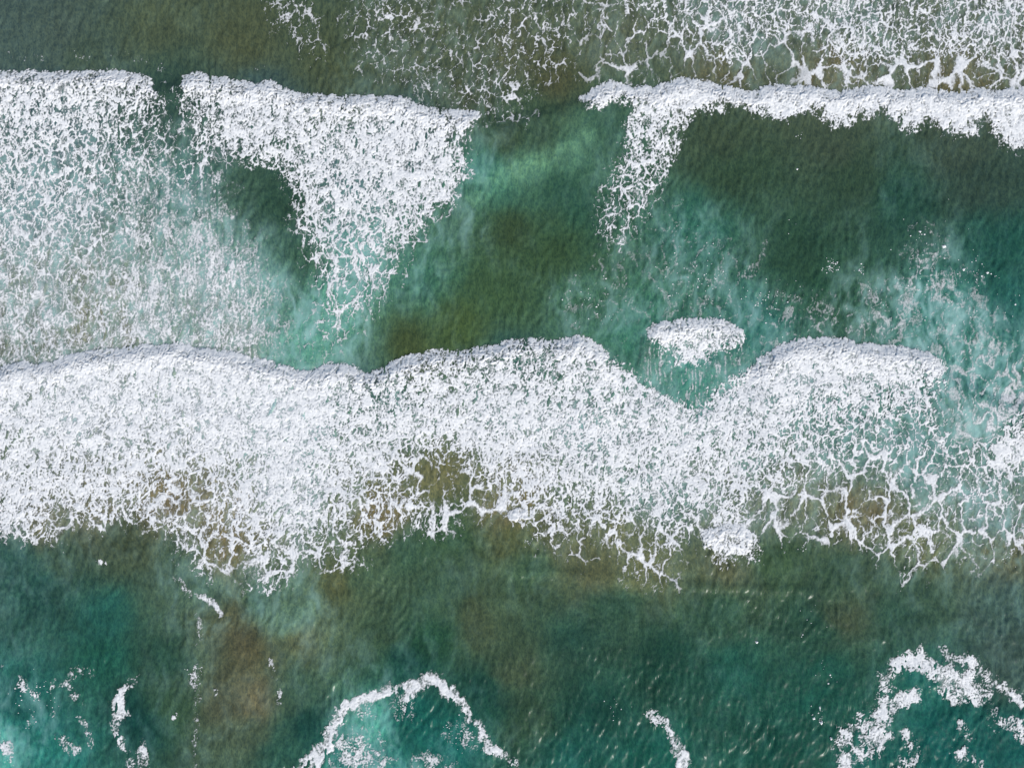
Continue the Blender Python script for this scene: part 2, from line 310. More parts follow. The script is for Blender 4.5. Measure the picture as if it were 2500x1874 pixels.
F['LF'] = dict(polys=[[(830, 1800), (900, 1790), (950, 1850), (960, 1980), (800, 1980), (815, 1840)], [(1025, 1850), (1060, 1855), (1090, 1880), (1100, 1980), (1010, 1980)], ribbon([(845, 1760, 10), (870, 1750, 10), (900, 1732, 8)]), ribbon([(1110, 1780, 12), (1130, 1795, 14), (1160, 1805, 8)]), ribbon([(968, 1712, 14), (985, 1728, 16), (1000, 1735, 8)])],
    pts=[(860, 1850, .4, 2.8), (920, 1850, .34, 2.8), (1050, 1870, .4, 2.8), (870, 1750, .45, 2.5), (1130, 1795, .36, 3), (985, 1725, .3, 3)], front=None, soft=26)
F['S'] = dict(polys=[ribbon([(1576, 1734, 10), (1600, 1752, 18), (1625, 1760, 14), (1636, 1785, 12), (1650, 1812, 16), (1664, 1840, 19), (1674, 1900, 20)])],
    pts=[(1590, 1745, .4, 3), (1630, 1775, .7, 2.6), (1655, 1820, .93, 2), (1672, 1870, .96, 2)], front=None, soft=11)
F['N'] = dict(polys=[ribbon([(2160, 1690, 20), (2158, 1650, 22), (2190, 1622, 24), (2240, 1606, 24), (2270, 1632, 26), (2306, 1660, 30), (2350, 1685, 34), (2350, 1715, 20)]),
                     ribbon([(2295, 1570, 6), (2310, 1600, 14), (2364, 1612, 16), (2391, 1628, 14), (2418, 1660, 12), (2460, 1686, 13), (2500, 1716, 14), (2560, 1770, 16)]),
                     [(2290, 1620), (2380, 1630), (2430, 1690), (2410, 1720), (2330, 1720), (2280, 1680)],
                     ribbon([(2240, 1690, 20), (2190, 1712, 26), (2140, 1745, 26), (2100, 1768, 24), (2066, 1790, 24), (2055, 1830, 20), (2066, 1880, 22), (2060, 1920, 20)]),
                     [(2110, 1770), (2170, 1760), (2180, 1800), (2150, 1840), (2090, 1860), (2060, 1850), (2090, 1800)],
                     ribbon([(2205, 1780, 10), (2220, 1815, 14), (2238, 1845, 18), (2200, 1865, 16), (2180, 1900, 12)]),
                     ribbon([(2350, 1760, 10), (2356, 1800, 14), (2352, 1830, 18), (2335, 1856, 12)]), ribbon([(2360, 1830, 8), (2385, 1868, 12), (2395, 1900, 12)]),
                     ribbon([(2410, 1724, 12), (2436, 1765, 18), (2475, 1765, 20), (2510, 1810, 20)])],
    pts=[(2165, 1650, 0.69, 3), (2210, 1620, 0.86, 2.8), (2245, 1605, 0.86, 2.8), (2300, 1655, 0.86, 2.8), (2340, 1690, 0.64, 3), (2300, 1595, 0.44, 3), (2370, 1612, 0.74, 2.8), (2440, 1675, 0.94, 2.4), (2500, 1720, 0.94, 2.4), (2370, 1680, 0.50, 3), (2410, 1710, 0.44, 3), (2200, 1710, 0.64, 3), (2130, 1750, 0.64, 3), (2070, 1790, 0.74, 2.8), (2150, 1795, 0.88, 2.4), (2110, 1830, 0.64, 3), (2060, 1840, 0.70, 3), (2220, 1820, 0.58, 3), (2230, 1850, 0.74, 2.8), (2352, 1800, 0.60, 3), (2335, 1850, 0.60, 3), (2390, 1870, 0.58, 3), (2440, 1765, 0.48, 3), (2490, 1790, 0.54, 3)], front=None, soft=18)
def scrap(key, polys, pts, soft):
    F[key] = dict(polys=polys, pts=pts, front=None, soft=soft)
scrap('G1', [ribbon([(342, 1648, 5), (320, 1668, 9), (297, 1690, 12), (284, 1722, 20), (300, 1742, 20), (276, 1766, 10), (282, 1790, 9), (300, 1818, 10), (312, 1836, 7)])], [(330, 1660, .5, 3), (290, 1725, .86, 2.4), (276, 1766, .6, 2.8), (295, 1810, .55, 3)], 12)
scrap('G2', [[(330, 1850), (345, 1805), (362, 1830), (358, 1900), (310, 1900), (312, 1850)]], [(340, 1860, .5, 3), (348, 1820, .7, 2.6)], 14)
scrap('G3', [ribbon([(228, 1640, 10), (185, 1640, 12), (160, 1668, 12), (182, 1694, 12), (200, 1722, 8)])], [(180, 1690, .45, 3), (216, 1642, .4, 3)], 12)
scrap('G4', [ribbon([(140, 1790, 5), (170, 1822, 16), (192, 1835, 13)])], [(180, 1828, .7, 2.5), (145, 1795, .4, 3)], 12)
scrap('G5', [ribbon([(-20, 1800, 20), (10, 1820, 16), (24, 1850, 14), (20, 1910, 14)])], [(20, 1850, .56, 3)], 14)
scrap('G6', [ribbon([(40, 1655, 14), (60, 1680, 12), (95, 1700, 10)]), ribbon([(100, 1640, 12), (122, 1650, 12), (120, 1690, 8)]), ribbon([(124, 1736, 7), (140, 1750, 7)]), ribbon([(70, 1740, 7), (78, 1775, 7)]), ribbon([(-60, 1640, 12), (8, 1625, 9)]), ribbon([(190, 1740, 6), (215, 1780, 9), (225, 1830, 7)])], [(60, 1680, .3, 3), (120, 1660, .32, 3), (140, 1745, .5, 3), (75, 1755, .4, 3), (215, 1780, .2, 3)], 10)
scrap('H1', [ribbon([(428, 1405, 7), (440, 1425, 10), (462, 1446, 8), (485, 1455, 5), (505, 1460, 9), (524, 1478, 7), (545, 1505, 4)])], [(440, 1425, .45, 3), (510, 1466, .8, 2.4)], 7)
scrap('H2', [ribbon([(480, 1490, 5), (490, 1530, 5), (486, 1570, 5), (492, 1600, 8), (482, 1635, 11), (466, 1668, 8), (486, 1690, 6), (474, 1730, 5), (484, 1760, 6), (472, 1820, 5), (480, 1910, 7)])], [(488, 1550, .16, 3), (482, 1630, .36, 2.8), (478, 1750, .2, 3)], 8)
scrap('H3', [ribbon([(234, 1374, 4), (250, 1371, 5), (264, 1377, 3)])], [(250, 1373, .9, 2)], 6)
scrap('H4', [ribbon([(652, 1606, 8), (668, 1640, 8), (680, 1690, 8), (682, 1720, 6)])], [(668, 1650, .28, 3)], 8)
scrap('H5', [ribbon([(526, 1678, 5), (531, 1703, 6)])], [(530, 1690, .98, 2)], 5)
scrap('H6', [ribbon([(416, 1758, 6), (434, 1740, 6)])], [(425, 1750, .9, 2)], 5)

# ------------------------------------------------------------------ foam pattern
WX = GX + 16 * noise(GX / 70, GY / 70, 1) + 6 * noise(GX / 24, GY / 24, 2)
WY = GY + 16 * noise(GX / 70, GY / 70, 3) + 6 * noise(GX / 24, GY / 24, 4)
WXs = WX + 6 * noise(GX / 13, GY / 13, 5) + 2.2 * noise(GX / 6, GY / 6, 7)
WYs = WY + 6 * noise(GX / 13, GY / 13, 6) + 2.2 * noise(GX / 6, GY / 6, 8)


swirl = math.pi / 2 + 3.4 * fbm(GX / 26, GY / 34, 301, 3, .6)
fib = .75 * comb(noise(GX / 3.7, GY / 3.7, 303), swirl, 3) + .65 * noise(GX / 4.4, GY / 5, 306) * 2.4
flow = comb(noise(GX / 4.6, GY / 4.6, 304), math.pi / 2 + 1.1 * fbm(GX / 50, GY / 70, 305, 3, .6), 5)


def lace(sc, seed, wseed, rnd=.38, smooth=0.0):
    e = voro((WXs * (1 - smooth) + WX * smooth) / sc, (WYs * (1 - smooth) + WY * smooth) / (sc * 1.75), seed, rnd)
    w = .15 + .075 * noise(GX / (sc * 1.1), GY / (sc * 2.0), wseed) + .03 * fib
    return np.exp(-np.maximum(e, -.10) / np.maximum(w, .05))


l56, l30, l17 = lace(46, 11, 21, .25, .3), lace(19, 12, 23, .2, .1), lace(10, 13, 25, .2)
big = noise(GX / 60, GY / 110, 31) * .5 + .5
fine = fbm(WXs / 9, WYs / 9, 33, 2)
P2 = rank(np.maximum(np.maximum(l56 * 1.05, l30 * (.40 + .65 * big)), l17 * .6 * big) + .05 * fine + .07 * fib + .04 * flow + .10 * noise(GX / 50, GY / 80, 36) + .22 * np.clip(1 - 3.2 * np.abs(noise(WX / 34, WY / 190, 37)), 0, 1))
P1 = rank(np.maximum(np.maximum(l30 * 1.05, l17 * (.45 + .5 * big)), l56 * .3) + .08 * fine + .10 * fib + .06 * flow + .12 * noise(GX / 40, GY / 60, 35))
# churned foam: small billows with ridges
TX = GX + 9 * noise(GX / 20, GY / 20, 41) + 4 * noise(GX / 8, GY / 8, 42)
TY = GY + 9 * noise(GX / 20, GY / 20, 43) + 4 * noise(GX / 8, GY / 8, 44)
t1 = 1 - np.abs(noise(TX / 8, TY / 14, 45)) * 1.6
t2 = noise(TX / 17, TY / 26, 46)
t3 = noise(TX / 5.4, TY / 6.2, 47)
t4 = noise(GX / 3.6, GY / 3.9, 48)
P0 = rank(t1 * .46 + t2 * .50 + t3 * .28 + .50 * l17 + .17 * fib + .10 * noise(GX / 45, GY / 60, 49))
# speckled old foam
s1 = fbm(WX / 34, WY / 48, 51, 2)
s2 = noise(TX / 5.0, TY / 5.5, 53)
s3 = 1 - np.abs(noise(WXs / 26, WYs / 30, 54)) * 2
P3 = rank(.62 * s1 + .3 * s3 + .4 * s2 + .25 * t4 + .08 * fib)

# milky wisps drawn out along the run of the water
UX = GX + 14 * noise(GX / 60, GY / 90, 151) + 8 * noise(GX / 22, GY / 30, 152)
UY = GY + 26 * noise(GX / 60, GY / 90, 153) + 9 * noise(GX / 22, GY / 30, 154)
wisp = .55 * fbm(UX / 30, UY / 76, 155, 2) + .55 * (1 - 2.2 * np.abs(fbm(UX / 17, UY / 34, 157, 3))) + .16 * s2 + .3 * l17 + .11 * flow + .09 * fib + .22 * t3
P4 = rank(wisp)
VX = GX + 26 * noise(GX / 48, GY / 60, 171) + 12 * noise(GX / 20, GY / 24, 172)
VY = GY + 26 * noise(GX / 48, GY / 60, 173) + 12 * noise(GX / 20, GY / 24, 174)
P7 = rank(.55 * fbm(VX / 34, VY / 52, 175, 2) + .75 * (1 - 2.4 * np.abs(fbm(VX / 30, VY / 46, 177, 2))) + .12 * fib + .16 * t3)
P5 = rank(np.maximum(1 - 5 * np.abs(noise((GX + 5 * noise(GX / 50, GY / 90, 164)) / 26, GY / 300, 161)), 1 - 5 * np.abs(noise((GX + 5 * noise(GX / 50, GY / 90, 164)) / 17, GY / 220, 162))) + .3 * noise(GX / 20, GY / 40, 163) + .15 * s2)
frag = noise(GX / 26, GY / 26, 61) * .6 + noise(GX / 11, GY / 11, 64) * .45 + noise(GX / 5, GY / 5, 62) * .35      # ragged edges
pop = np.abs(noise(TX / 9, TY / 9, 63))

keys = list(F)
bestD = np.zeros(GX.shape, np.float32) - 1
bestT = np.zeros(GX.shape, np.float32)
ident = np.full(GX.shape, -1, np.int16)
frontd = np.full(GX.shape, 999, np.float32)
for k, key in enumerate(keys):
    f = F[key]
    ps = f.get('polys') or [f['poly']]
    sd = sdf(ps[0])
    for q in ps[1:]:
        sd = np.maximum(sd, sdf(q))
    c, t = idw(f['pts'], KX, KY, 22.0, 2.2)
    m = sd > -60
    sdu = up(sd)
    if f['front'] is not None:
        fd, _ = seg_dist(f['front'], KX, KY, False)
        fdu = up(fd)
        near = 1 - ss(10, 40, fdu)
    else:
        fdu = None; near = 0.0
    soft = f['soft'] * (1 - near) + 5.0 * near
    amp = np.minimum(f['soft'], 26) * .95 * (1 - near) + 6.5 * near
    e = sdu + frag * amp
    mask = ss(-1.0, 1.0, e / soft) if f['soft'] > 20 else ss(-.4, 1.0, e / soft)
    D = up(c) * mask
    D = np.where(e > -soft, D, -1)
    D = D + .05 * noise(GX / 30, GY / 30, 70 + k) * (D > 0) * (D < .9)
    win = (D > bestD) & (D > 0.01)
    bestD = np.where(win, D, bestD)
    bestT = np.where(win, up(t), bestT)
    ident = np.where(win, k, ident)
    if fdu is not None:
        frontd = np.where(win, fdu, frontd)
    f['sd'] = sd
D = np.clip(bestD + .07 * np.isin(ident, [keys.index('ML'), keys.index('MR'), keys.index('C')]) * (1 - ss(30, 110, frontd)) - .05 * np.isin(ident, [keys.index('ML'), keys.index('MC'), keys.index('MR')]) * (frontd > 30) - .05 * ss(.8, 1.4, bestT) * (bestT < 2.2) * (bestD > .12), 0, 1)

T = bestT
w0 = np.clip(1 - T, 0, 1); w1 = np.clip(1 - np.abs(T - 1), 0, 1); w2 = np.clip(1 - np.abs(T - 2), 0, 1); w3 = np.clip(T - 2, 0, 1)
w0, w1, w2, w3 = w0 ** 3, w1 ** 3, w2 ** 3, w3 ** 3
P = (w0 * P0 + w1 * P1 + w2 * P2 + w3 * P3) / (w0 + w1 + w2 + w3)
wz = (ident == keys.index('A')) * ss(230, 400, GX + 40 * frag) * ss(330, 470, GY) * .9 + (ident == keys.index('A')) * (1 - ss(230, 400, GX)) * ss(560, 800, GY) * .45
wz = wz + (ident == keys.index('R')) * 1.0 + (ident == keys.index('Q')) * 1.0
wz = np.clip(wz, 0, 1)
P = P * (1 - wz) + np.where((ident == keys.index('R')) | (ident == keys.index('Q')), P7, P4) * wz
P = np.where(ident == keys.index('KT'), .55 * P5 + .45 * P4, P)
D = np.where((ident == keys.index('A')), np.clip(D + (.34 * wz + .07 * ss(280, 400, GY)) * ss(.03, .15, D) * (1 - ss(560, 700, GX) * .5), 0, 1), D)
D = np.where((ident == keys.index('R')) | (ident == keys.index('Q')), D * np.where(ident == keys.index('Q'), .9, 1.15), D)
# mixed patterns bunch towards the middle: open them up again
mx = 1 - np.maximum(np.maximum(w0, w1), np.maximum(w2, w3)) / (w0 + w1 + w2 + w3)
P = np.clip(.5 + (P - .5) * (1 + .8 * mx), 0, 1)
margin = P - (1 - D)
margin = margin * (1.8 - .8 * np.sqrt(D))
# thin films and threads inside the cells of dense lace
margin = np.maximum(margin, -.38 + .44 * np.maximum(l17, .8 * l30) * ss(.12, .5, D) * (T < 2.3))
old = np.maximum((ident == keys.index('A')) * ss(400, 700, GY) * .7, wz) + (ident == keys.index('N')) * .5 + np.isin(ident, [keys.index(q) for q in ('L', 'LF', 'S', 'G1', 'G2', 'G3', 'G4', 'G5', 'H1', 'H2')]) * .6 + (ident == keys.index('KT')) * .8
margin = margin * (1 - .52 * old) - .02 * old - .09 * wz * np.where(ident == keys.index('A'), .5, 1.0)
margin[D <= 0.005] = -1

# ------------------------------------------------------------------ wave relief (metres)
def swell(front, hgt, rise, fall, ends=40.0):
    d, _ = seg_dist(front, KX, KY, False)
    fx = np.array([p[0] for p in front]); fy = np.array([p[1] for p in front])
    o = np.argsort(fx)
    yf = np.interp(KX, fx[o], fy[o])
    behind = KY > yf
    s = np.where(behind, d, -d)
    h = np.where(s > 0, np.exp(-s / fall), 0) * ss(-rise * .25, rise, s)
    endm = ss(fx.min() - ends, fx.min() + ends * .3, KX) * (1 - ss(fx.max() - ends * .3, fx.max() + ends, KX))
    return hgt * h * endm


LINK = FRONT_A + [(405, 200)] + FRONT_B + [(1240, 288), (1300, 268), (1360, 252)] + FRONT_C
Zc = swell(LINK, .38, 38, 170)
MALL = FRONT_ML + FRONT_MC[1:] + FRONT_MR[1:] + [(2420, 960), (2640, 1000)]
Zc = np.maximum(Zc, swell(MALL, .46, 38, 260) * (1 - .75 * ss(1450, 1540, KX) * (1 - ss(1800, 1900, KX))))
Zc = np.maximum(Zc, swell(FRONT_K, .34, 34, 90, 20))
Zc = Zc + swell(FRONT_J, .16, 26, 60, 16)
Zc = Zc + swell(FRONT_I, .12, 20, 40, 12)
Zc = Zc + .13 * ss(.0, 1.0, 1 - np.abs((KY - np.interp(KX, [1150, 1280, 1400, 1650, 1960, 2080], [1375, 1396, 1402, 1430, 1440, 1462])) / 22)) * ss(1150, 1290, KX) * (1 - ss(1950, 2080, KX))
Zc = Zc + .10 * fbm(KX / 120, KY / 70, 90, 2)

# ------------------------------------------------------------------ water body colour (sRGB by place: sand, silt, green depth, aeration)
WC = [(0, 30, 66, 82, 76), (150, 90, 66, 80, 72), (400, 60, 70, 80, 60), (600, 100, 70, 77, 55), (200, 150, 62, 76, 62), (420, 230, 48, 70, 60), (800, 150, 66, 75, 54), (1000, 150, 70, 78, 60), (1250, 130, 76, 80, 60), (1350, 190, 70, 72, 50), (1150, 230, 64, 70, 52),
      (1060, 50, 74, 82, 62), (1500, 100, 84, 90, 72), (1800, 50, 90, 104, 94), (2100, 60, 88, 100, 88), (2400, 60, 86, 95, 82), (1750, 170, 86, 84, 62), (2050, 180, 96, 88, 64), (2350, 190, 98, 88, 62),
      (1250, 330, 56, 72, 52), (1190, 420, 66, 120, 104), (1300, 405, 86, 130, 104), (1390, 368, 80, 122, 98), (1225, 450, 66, 112, 92), (1330, 330, 58, 80, 60), (1370, 450, 48, 82, 64), (1250, 550, 56, 74, 48), (1400, 500, 46, 80, 62), (1020, 680, 62, 108, 88), (1200, 700, 60, 86, 56), (1000, 850, 66, 80, 48), (1130, 800, 66, 86, 50), (1430, 740, 62, 100, 78), (1350, 620, 56, 80, 52), (1480, 330, 60, 92, 74),
      (1750, 330, 60, 76, 57), (2050, 340, 62, 77, 60), (2350, 370, 60, 76, 62), (1800, 420, 52, 74, 54), (2100, 450, 50, 72, 54), (2400, 450, 52, 72, 60), (1700, 560, 50, 98, 82), (1950, 620, 44, 72, 54), (2200, 500, 40, 74, 60), (2450, 600, 36, 80, 68), (2300, 750, 60, 116, 104), (2000, 700, 46, 80, 60), (1550, 800, 60, 112, 92), (1700, 930, 70, 130, 115), (2400, 900, 72, 126, 116), (1860, 800, 56, 110, 98), (2470, 740, 40, 92, 82),
      (150, 300, 84, 108, 108), (150, 220, 62, 82, 82), (100, 500, 112, 138, 138), (100, 700, 128, 142, 134), (250, 780, 124, 128, 108), (60, 840, 110, 118, 104), (450, 450, 80, 116, 108), (480, 330, 60, 85, 74), (600, 450, 58, 84, 68), (690, 480, 48, 74, 58), (500, 600, 112, 148, 140), (450, 750, 124, 148, 138), (640, 700, 104, 148, 138), (560, 840, 120, 138, 126), (735, 640, 56, 86, 68), (740, 840, 88, 148, 128), (620, 250, 56, 76, 74), (850, 450, 86, 116, 116), (870, 620, 105, 160, 150), (1000, 330, 62, 88, 88), (820, 760, 90, 150, 130),
      (200, 1000, 165, 175, 175), (500, 1000, 170, 180, 178), (700, 1000, 165, 190, 188), (400, 1220, 124, 108, 80), (560, 1250, 136, 122, 96), (550, 1340, 120, 100, 68), (700, 1200, 150, 165, 160), (250, 1250, 120, 114, 92), (100, 1270, 110, 105, 82), (930, 950, 62, 96, 84), (1250, 885, 56, 92, 80), (1200, 1000, 118, 138, 132), (1080, 1170, 108, 108, 74), (1250, 1240, 126, 114, 82), (930, 1260, 120, 102, 68), (1450, 1050, 116, 144, 138), (1600, 1200, 106, 132, 122), (1500, 1320, 112, 112, 84), (1580, 1390, 118, 102, 68), (1380, 1330, 96, 100, 76),
      (1900, 950, 112, 142, 138), (2100, 1050, 92, 128, 118), (2250, 1120, 88, 128, 120), (2100, 1260, 114, 104, 76), (2250, 1320, 116, 98, 68), (2400, 1250, 108, 132, 122), (2450, 1350, 96, 102, 82), (1950, 1210, 106, 114, 92), (1800, 1250, 112, 124, 108),
      (50, 1360, 48, 82, 74), (150, 1370, 60, 80, 64), (300, 1330, 62, 72, 52), (100, 1450, 38, 72, 64), (250, 1500, 38, 84, 74), (250, 1600, 34, 82, 68), (50, 1720, 32, 84, 78), (0, 1800, 82, 160, 148), (150, 1850, 40, 108, 98), (90, 1790, 36, 98, 90), (330, 1750, 24, 62, 56), (420, 1600, 42, 72, 58), (420, 1720, 56, 80, 58), (550, 1500, 90, 90, 66), (600, 1590, 96, 88, 62), (590, 1560, 78, 72, 54), (620, 1700, 104, 94, 70), (540, 1700, 84, 88, 68), (600, 1800, 74, 88, 68), (700, 1480, 90, 116, 94), (740, 1560, 94, 98, 70), (640, 1470, 62, 90, 72), (720, 1500, 92, 122, 102), (830, 1430, 90, 84, 54), (720, 1680, 62, 88, 70), (690, 1850, 46, 84, 70), (750, 1760, 26, 64, 56), (440, 1400, 66, 88, 70), (500, 1440, 78, 104, 88),
      (900, 1410, 72, 96, 76), (1000, 1340, 60, 90, 72), (1100, 1310, 56, 84, 62), (1250, 1300, 78, 88, 60), (1300, 1390, 64, 92, 72), (1450, 1390, 92, 90, 66), (1500, 1470, 48, 80, 66), (1100, 1450, 62, 88, 72), (1150, 1520, 70, 84, 64), (1050, 1560, 40, 78, 60), (930, 1560, 58, 82, 64), (1250, 1635, 66, 82, 64), (1400, 1550, 42, 76, 66), (1300, 1750, 50, 76, 60), (1450, 1750, 28, 72, 64), (1600, 1860, 28, 88, 78), (1630, 1620, 30, 68, 58), (1010, 1620, 24, 66, 60), (905, 1770, 84, 168, 154), (1010, 1770, 24, 86, 80), (1100, 1810, 28, 98, 92), (930, 1860, 66, 136, 130), (1180, 1690, 26, 66, 58), (1400, 1850, 28, 84, 76), (850, 1850, 40, 110, 104),
      (1760, 1400, 94, 88, 66), (1900, 1370, 58, 82, 60), (2050, 1390, 56, 82, 66), (2250, 1460, 58, 84, 70), (2450, 1500, 64, 90, 84), (2450, 1600, 58, 80, 74), (1750, 1480, 50, 84, 68), (2000, 1520, 40, 76, 64), (2060, 1500, 70, 84, 66), (2200, 1510, 48, 80, 68), (1800, 1650, 32, 82, 72), (2000, 1680, 30, 80, 70), (1900, 1850, 26, 76, 66), (2250, 1670, 34, 96, 88), (2300, 1820, 22, 86, 82), (2450, 1840, 24, 86, 82), (2150, 1860, 28, 88, 82)]
VEIL = [(100, 100, .05), (420, 220, 0), (700, 80, .02), (1000, 130, .22), (1150, 200, .25), (1300, 110, .16), (1500, 90, .22), (1800, 60, .42), (2100, 100, .4), (2400, 80, .4), (1700, 180, .2), (2300, 200, .2), (1350, 210, .02),
        (100, 300, .3), (100, 450, .55), (100, 650, .8), (300, 500, .6), (420, 350, .3), (450, 520, .55), (560, 600, .65), (640, 430, .08), (690, 480, .02), (720, 620, .06), (640, 620, .4), (600, 720, .8), (400, 750, .75), (200, 780, .6), (700, 780, .7), (740, 860, .55),
        (870, 620, .6), (820, 760, .7), (800, 400, .3), (1000, 350, .15), (1170, 400, .4), (1120, 520, .45), (1030, 640, .35), (1250, 500, .02), (1300, 390, .12), (1150, 700, .06), (1000, 840, .03), (1250, 780, .05), (1400, 600, .03), (1440, 760, .45), (1550, 720, .4), (1650, 600, .45), (1700, 700, .55), (1600, 820, .45), (1500, 860, .3), (1700, 940, .5), (1850, 780, .45), (1950, 640, .03), (1950, 760, .25),
        (2000, 400, 0), (2400, 450, .04), (2200, 600, .1), (2250, 700, .8), (2350, 780, .85), (2450, 680, .1), (2300, 880, .85), (2420, 930, .9), (2120, 770, .6), (1560, 560, .3), (1750, 400, .02),
        (300, 1000, .6), (700, 1050, .8), (1000, 1000, .5), (1300, 1000, .6), (1600, 1100, .6), (1900, 1050, .6), (2200, 1080, .6), (2400, 1200, .6), (500, 1250, .3), (1080, 1170, .06), (1250, 1240, .2), (2100, 1260, .2), (1550, 1350, .12), (250, 1270, .25),
        (60, 1360, .25), (200, 1370, .2), (300, 1450, .02), (250, 1600, .04), (60, 1800, .5), (160, 1840, .2), (450, 1420, .28), (520, 1470, .35), (600, 1600, .06), (690, 1470, .35), (730, 1500, .32), (480, 1650, .22), (680, 1660, .18), (720, 1800, .05), (900, 1770, .5), (930, 1860, .6), (1020, 1760, .05), (1100, 1830, .25), (1300, 1600, .03), (1280, 1394, .14), (1650, 1430, .16), (1900, 1436, .12), (1500, 1600, .02), (2000, 1600, .02), (2200, 1680, .15), (2450, 1550, .18), (2350, 1800, .08), (1620, 1860, .12), (900, 1450, .06)]


def water_colour(X, Y):
    WC_ = [(x, y, r - .65 * max(r - g + 6, 0), g + .3 * max(r - g + 6, 0), b + .3 * max(r - b - 16, 0)) if (y > 1290 and x > 780) else (x, y, r - .35 * max(r - g + 4, 0), g + 3, b + 6) if y > 1290 else (x, y, r + 5 * (y < 300) - .4 * max(r - g, 0), g + 7 * (y < 300) + 1, b + 5 + 5 * (y < 300)) for x, y, r, g, b in WC]
    qx = X + 46 * fbm(X / 150, Y / 150, 201, 4, .55); qy = Y + 46 * fbm(X / 150, Y / 150, 205, 4, .55)
    r, g, b = [a / 255.0 for a in idw(WC_, qx, qy, 34.0, 1.7)]
    v = idw(VEIL, X, Y, 30.0, 1.9)[0]
    wx = X + 26 * noise(X / 90, Y / 90, 101) + 9 * noise(X / 30, Y / 30, 102)
    wy = Y + 26 * noise(X / 90, Y / 90, 103) + 9 * noise(X / 30, Y / 30, 104)
    cloud = fbm(wx / 34, wy / 90, 105, 5, .6)
    fil = 1 - np.abs(fbm(wx / 22, wy / 44, 111, 3)) * 2.6
    pat = np.clip(.48 + 1.75 * cloud + .35 * (fil - .5), 0, 1.35)
    m = np.clip(v * 1.05 * pat - .04, 0, .9)
    # silt billows and depth patches
    bil = fbm((wx + qx) / 130, (wy + qy) / 130, 121, 5, .62)
    pud = fbm(wx / 28, wy / 32, 131, 3)
    low = ss(1280, 1420, Y)
    k = 1 + (.12 + .14 * low) * bil + .07 * pud
    silt = np.clip((r - b) * 6, 0, 1) * low
    r = r * k * (1 + .08 * silt * bil); g = g * k; b = b * k
    r = r + (.60 - r) * m; g = g + (.755 - g) * m; b = b + (.74 - b) * m
    # narrow tongue of milky, sandy water in the gap of the upper breaker
    sd_, _ = seg_dist([(1160, 485), (1215, 440), (1290, 402), (1380, 362), (1440, 340)], X + 14 * pud, Y + 14 * bil, False)
    tg = np.exp(-(sd_ / 24) ** 2) * np.clip(.62 + .9 * pud, 0, 1) * .5
    r = r + (.50 - r) * tg; g = g + (.70 - g) * tg; b = b + (.56 - b) * tg
    c = np.stack([r, g, b], -1)
    c = np.clip(c * .96, 0.004, 1)
    lin = np.where(c <= .04045, c / 12.92, ((c + .055) / 1.055) ** 2.4)
    return lin.astype(np.float32), m.astype(np.float32)


# ------------------------------------------------------------------ materials
def nodes_of(name):
    m = bpy.data.materials.new(name)
    m.use_nodes = True
    n = m.node_tree
    return m, n, n.nodes['Principled BSDF'], lambda t: n.nodes.new(t), n.links.new


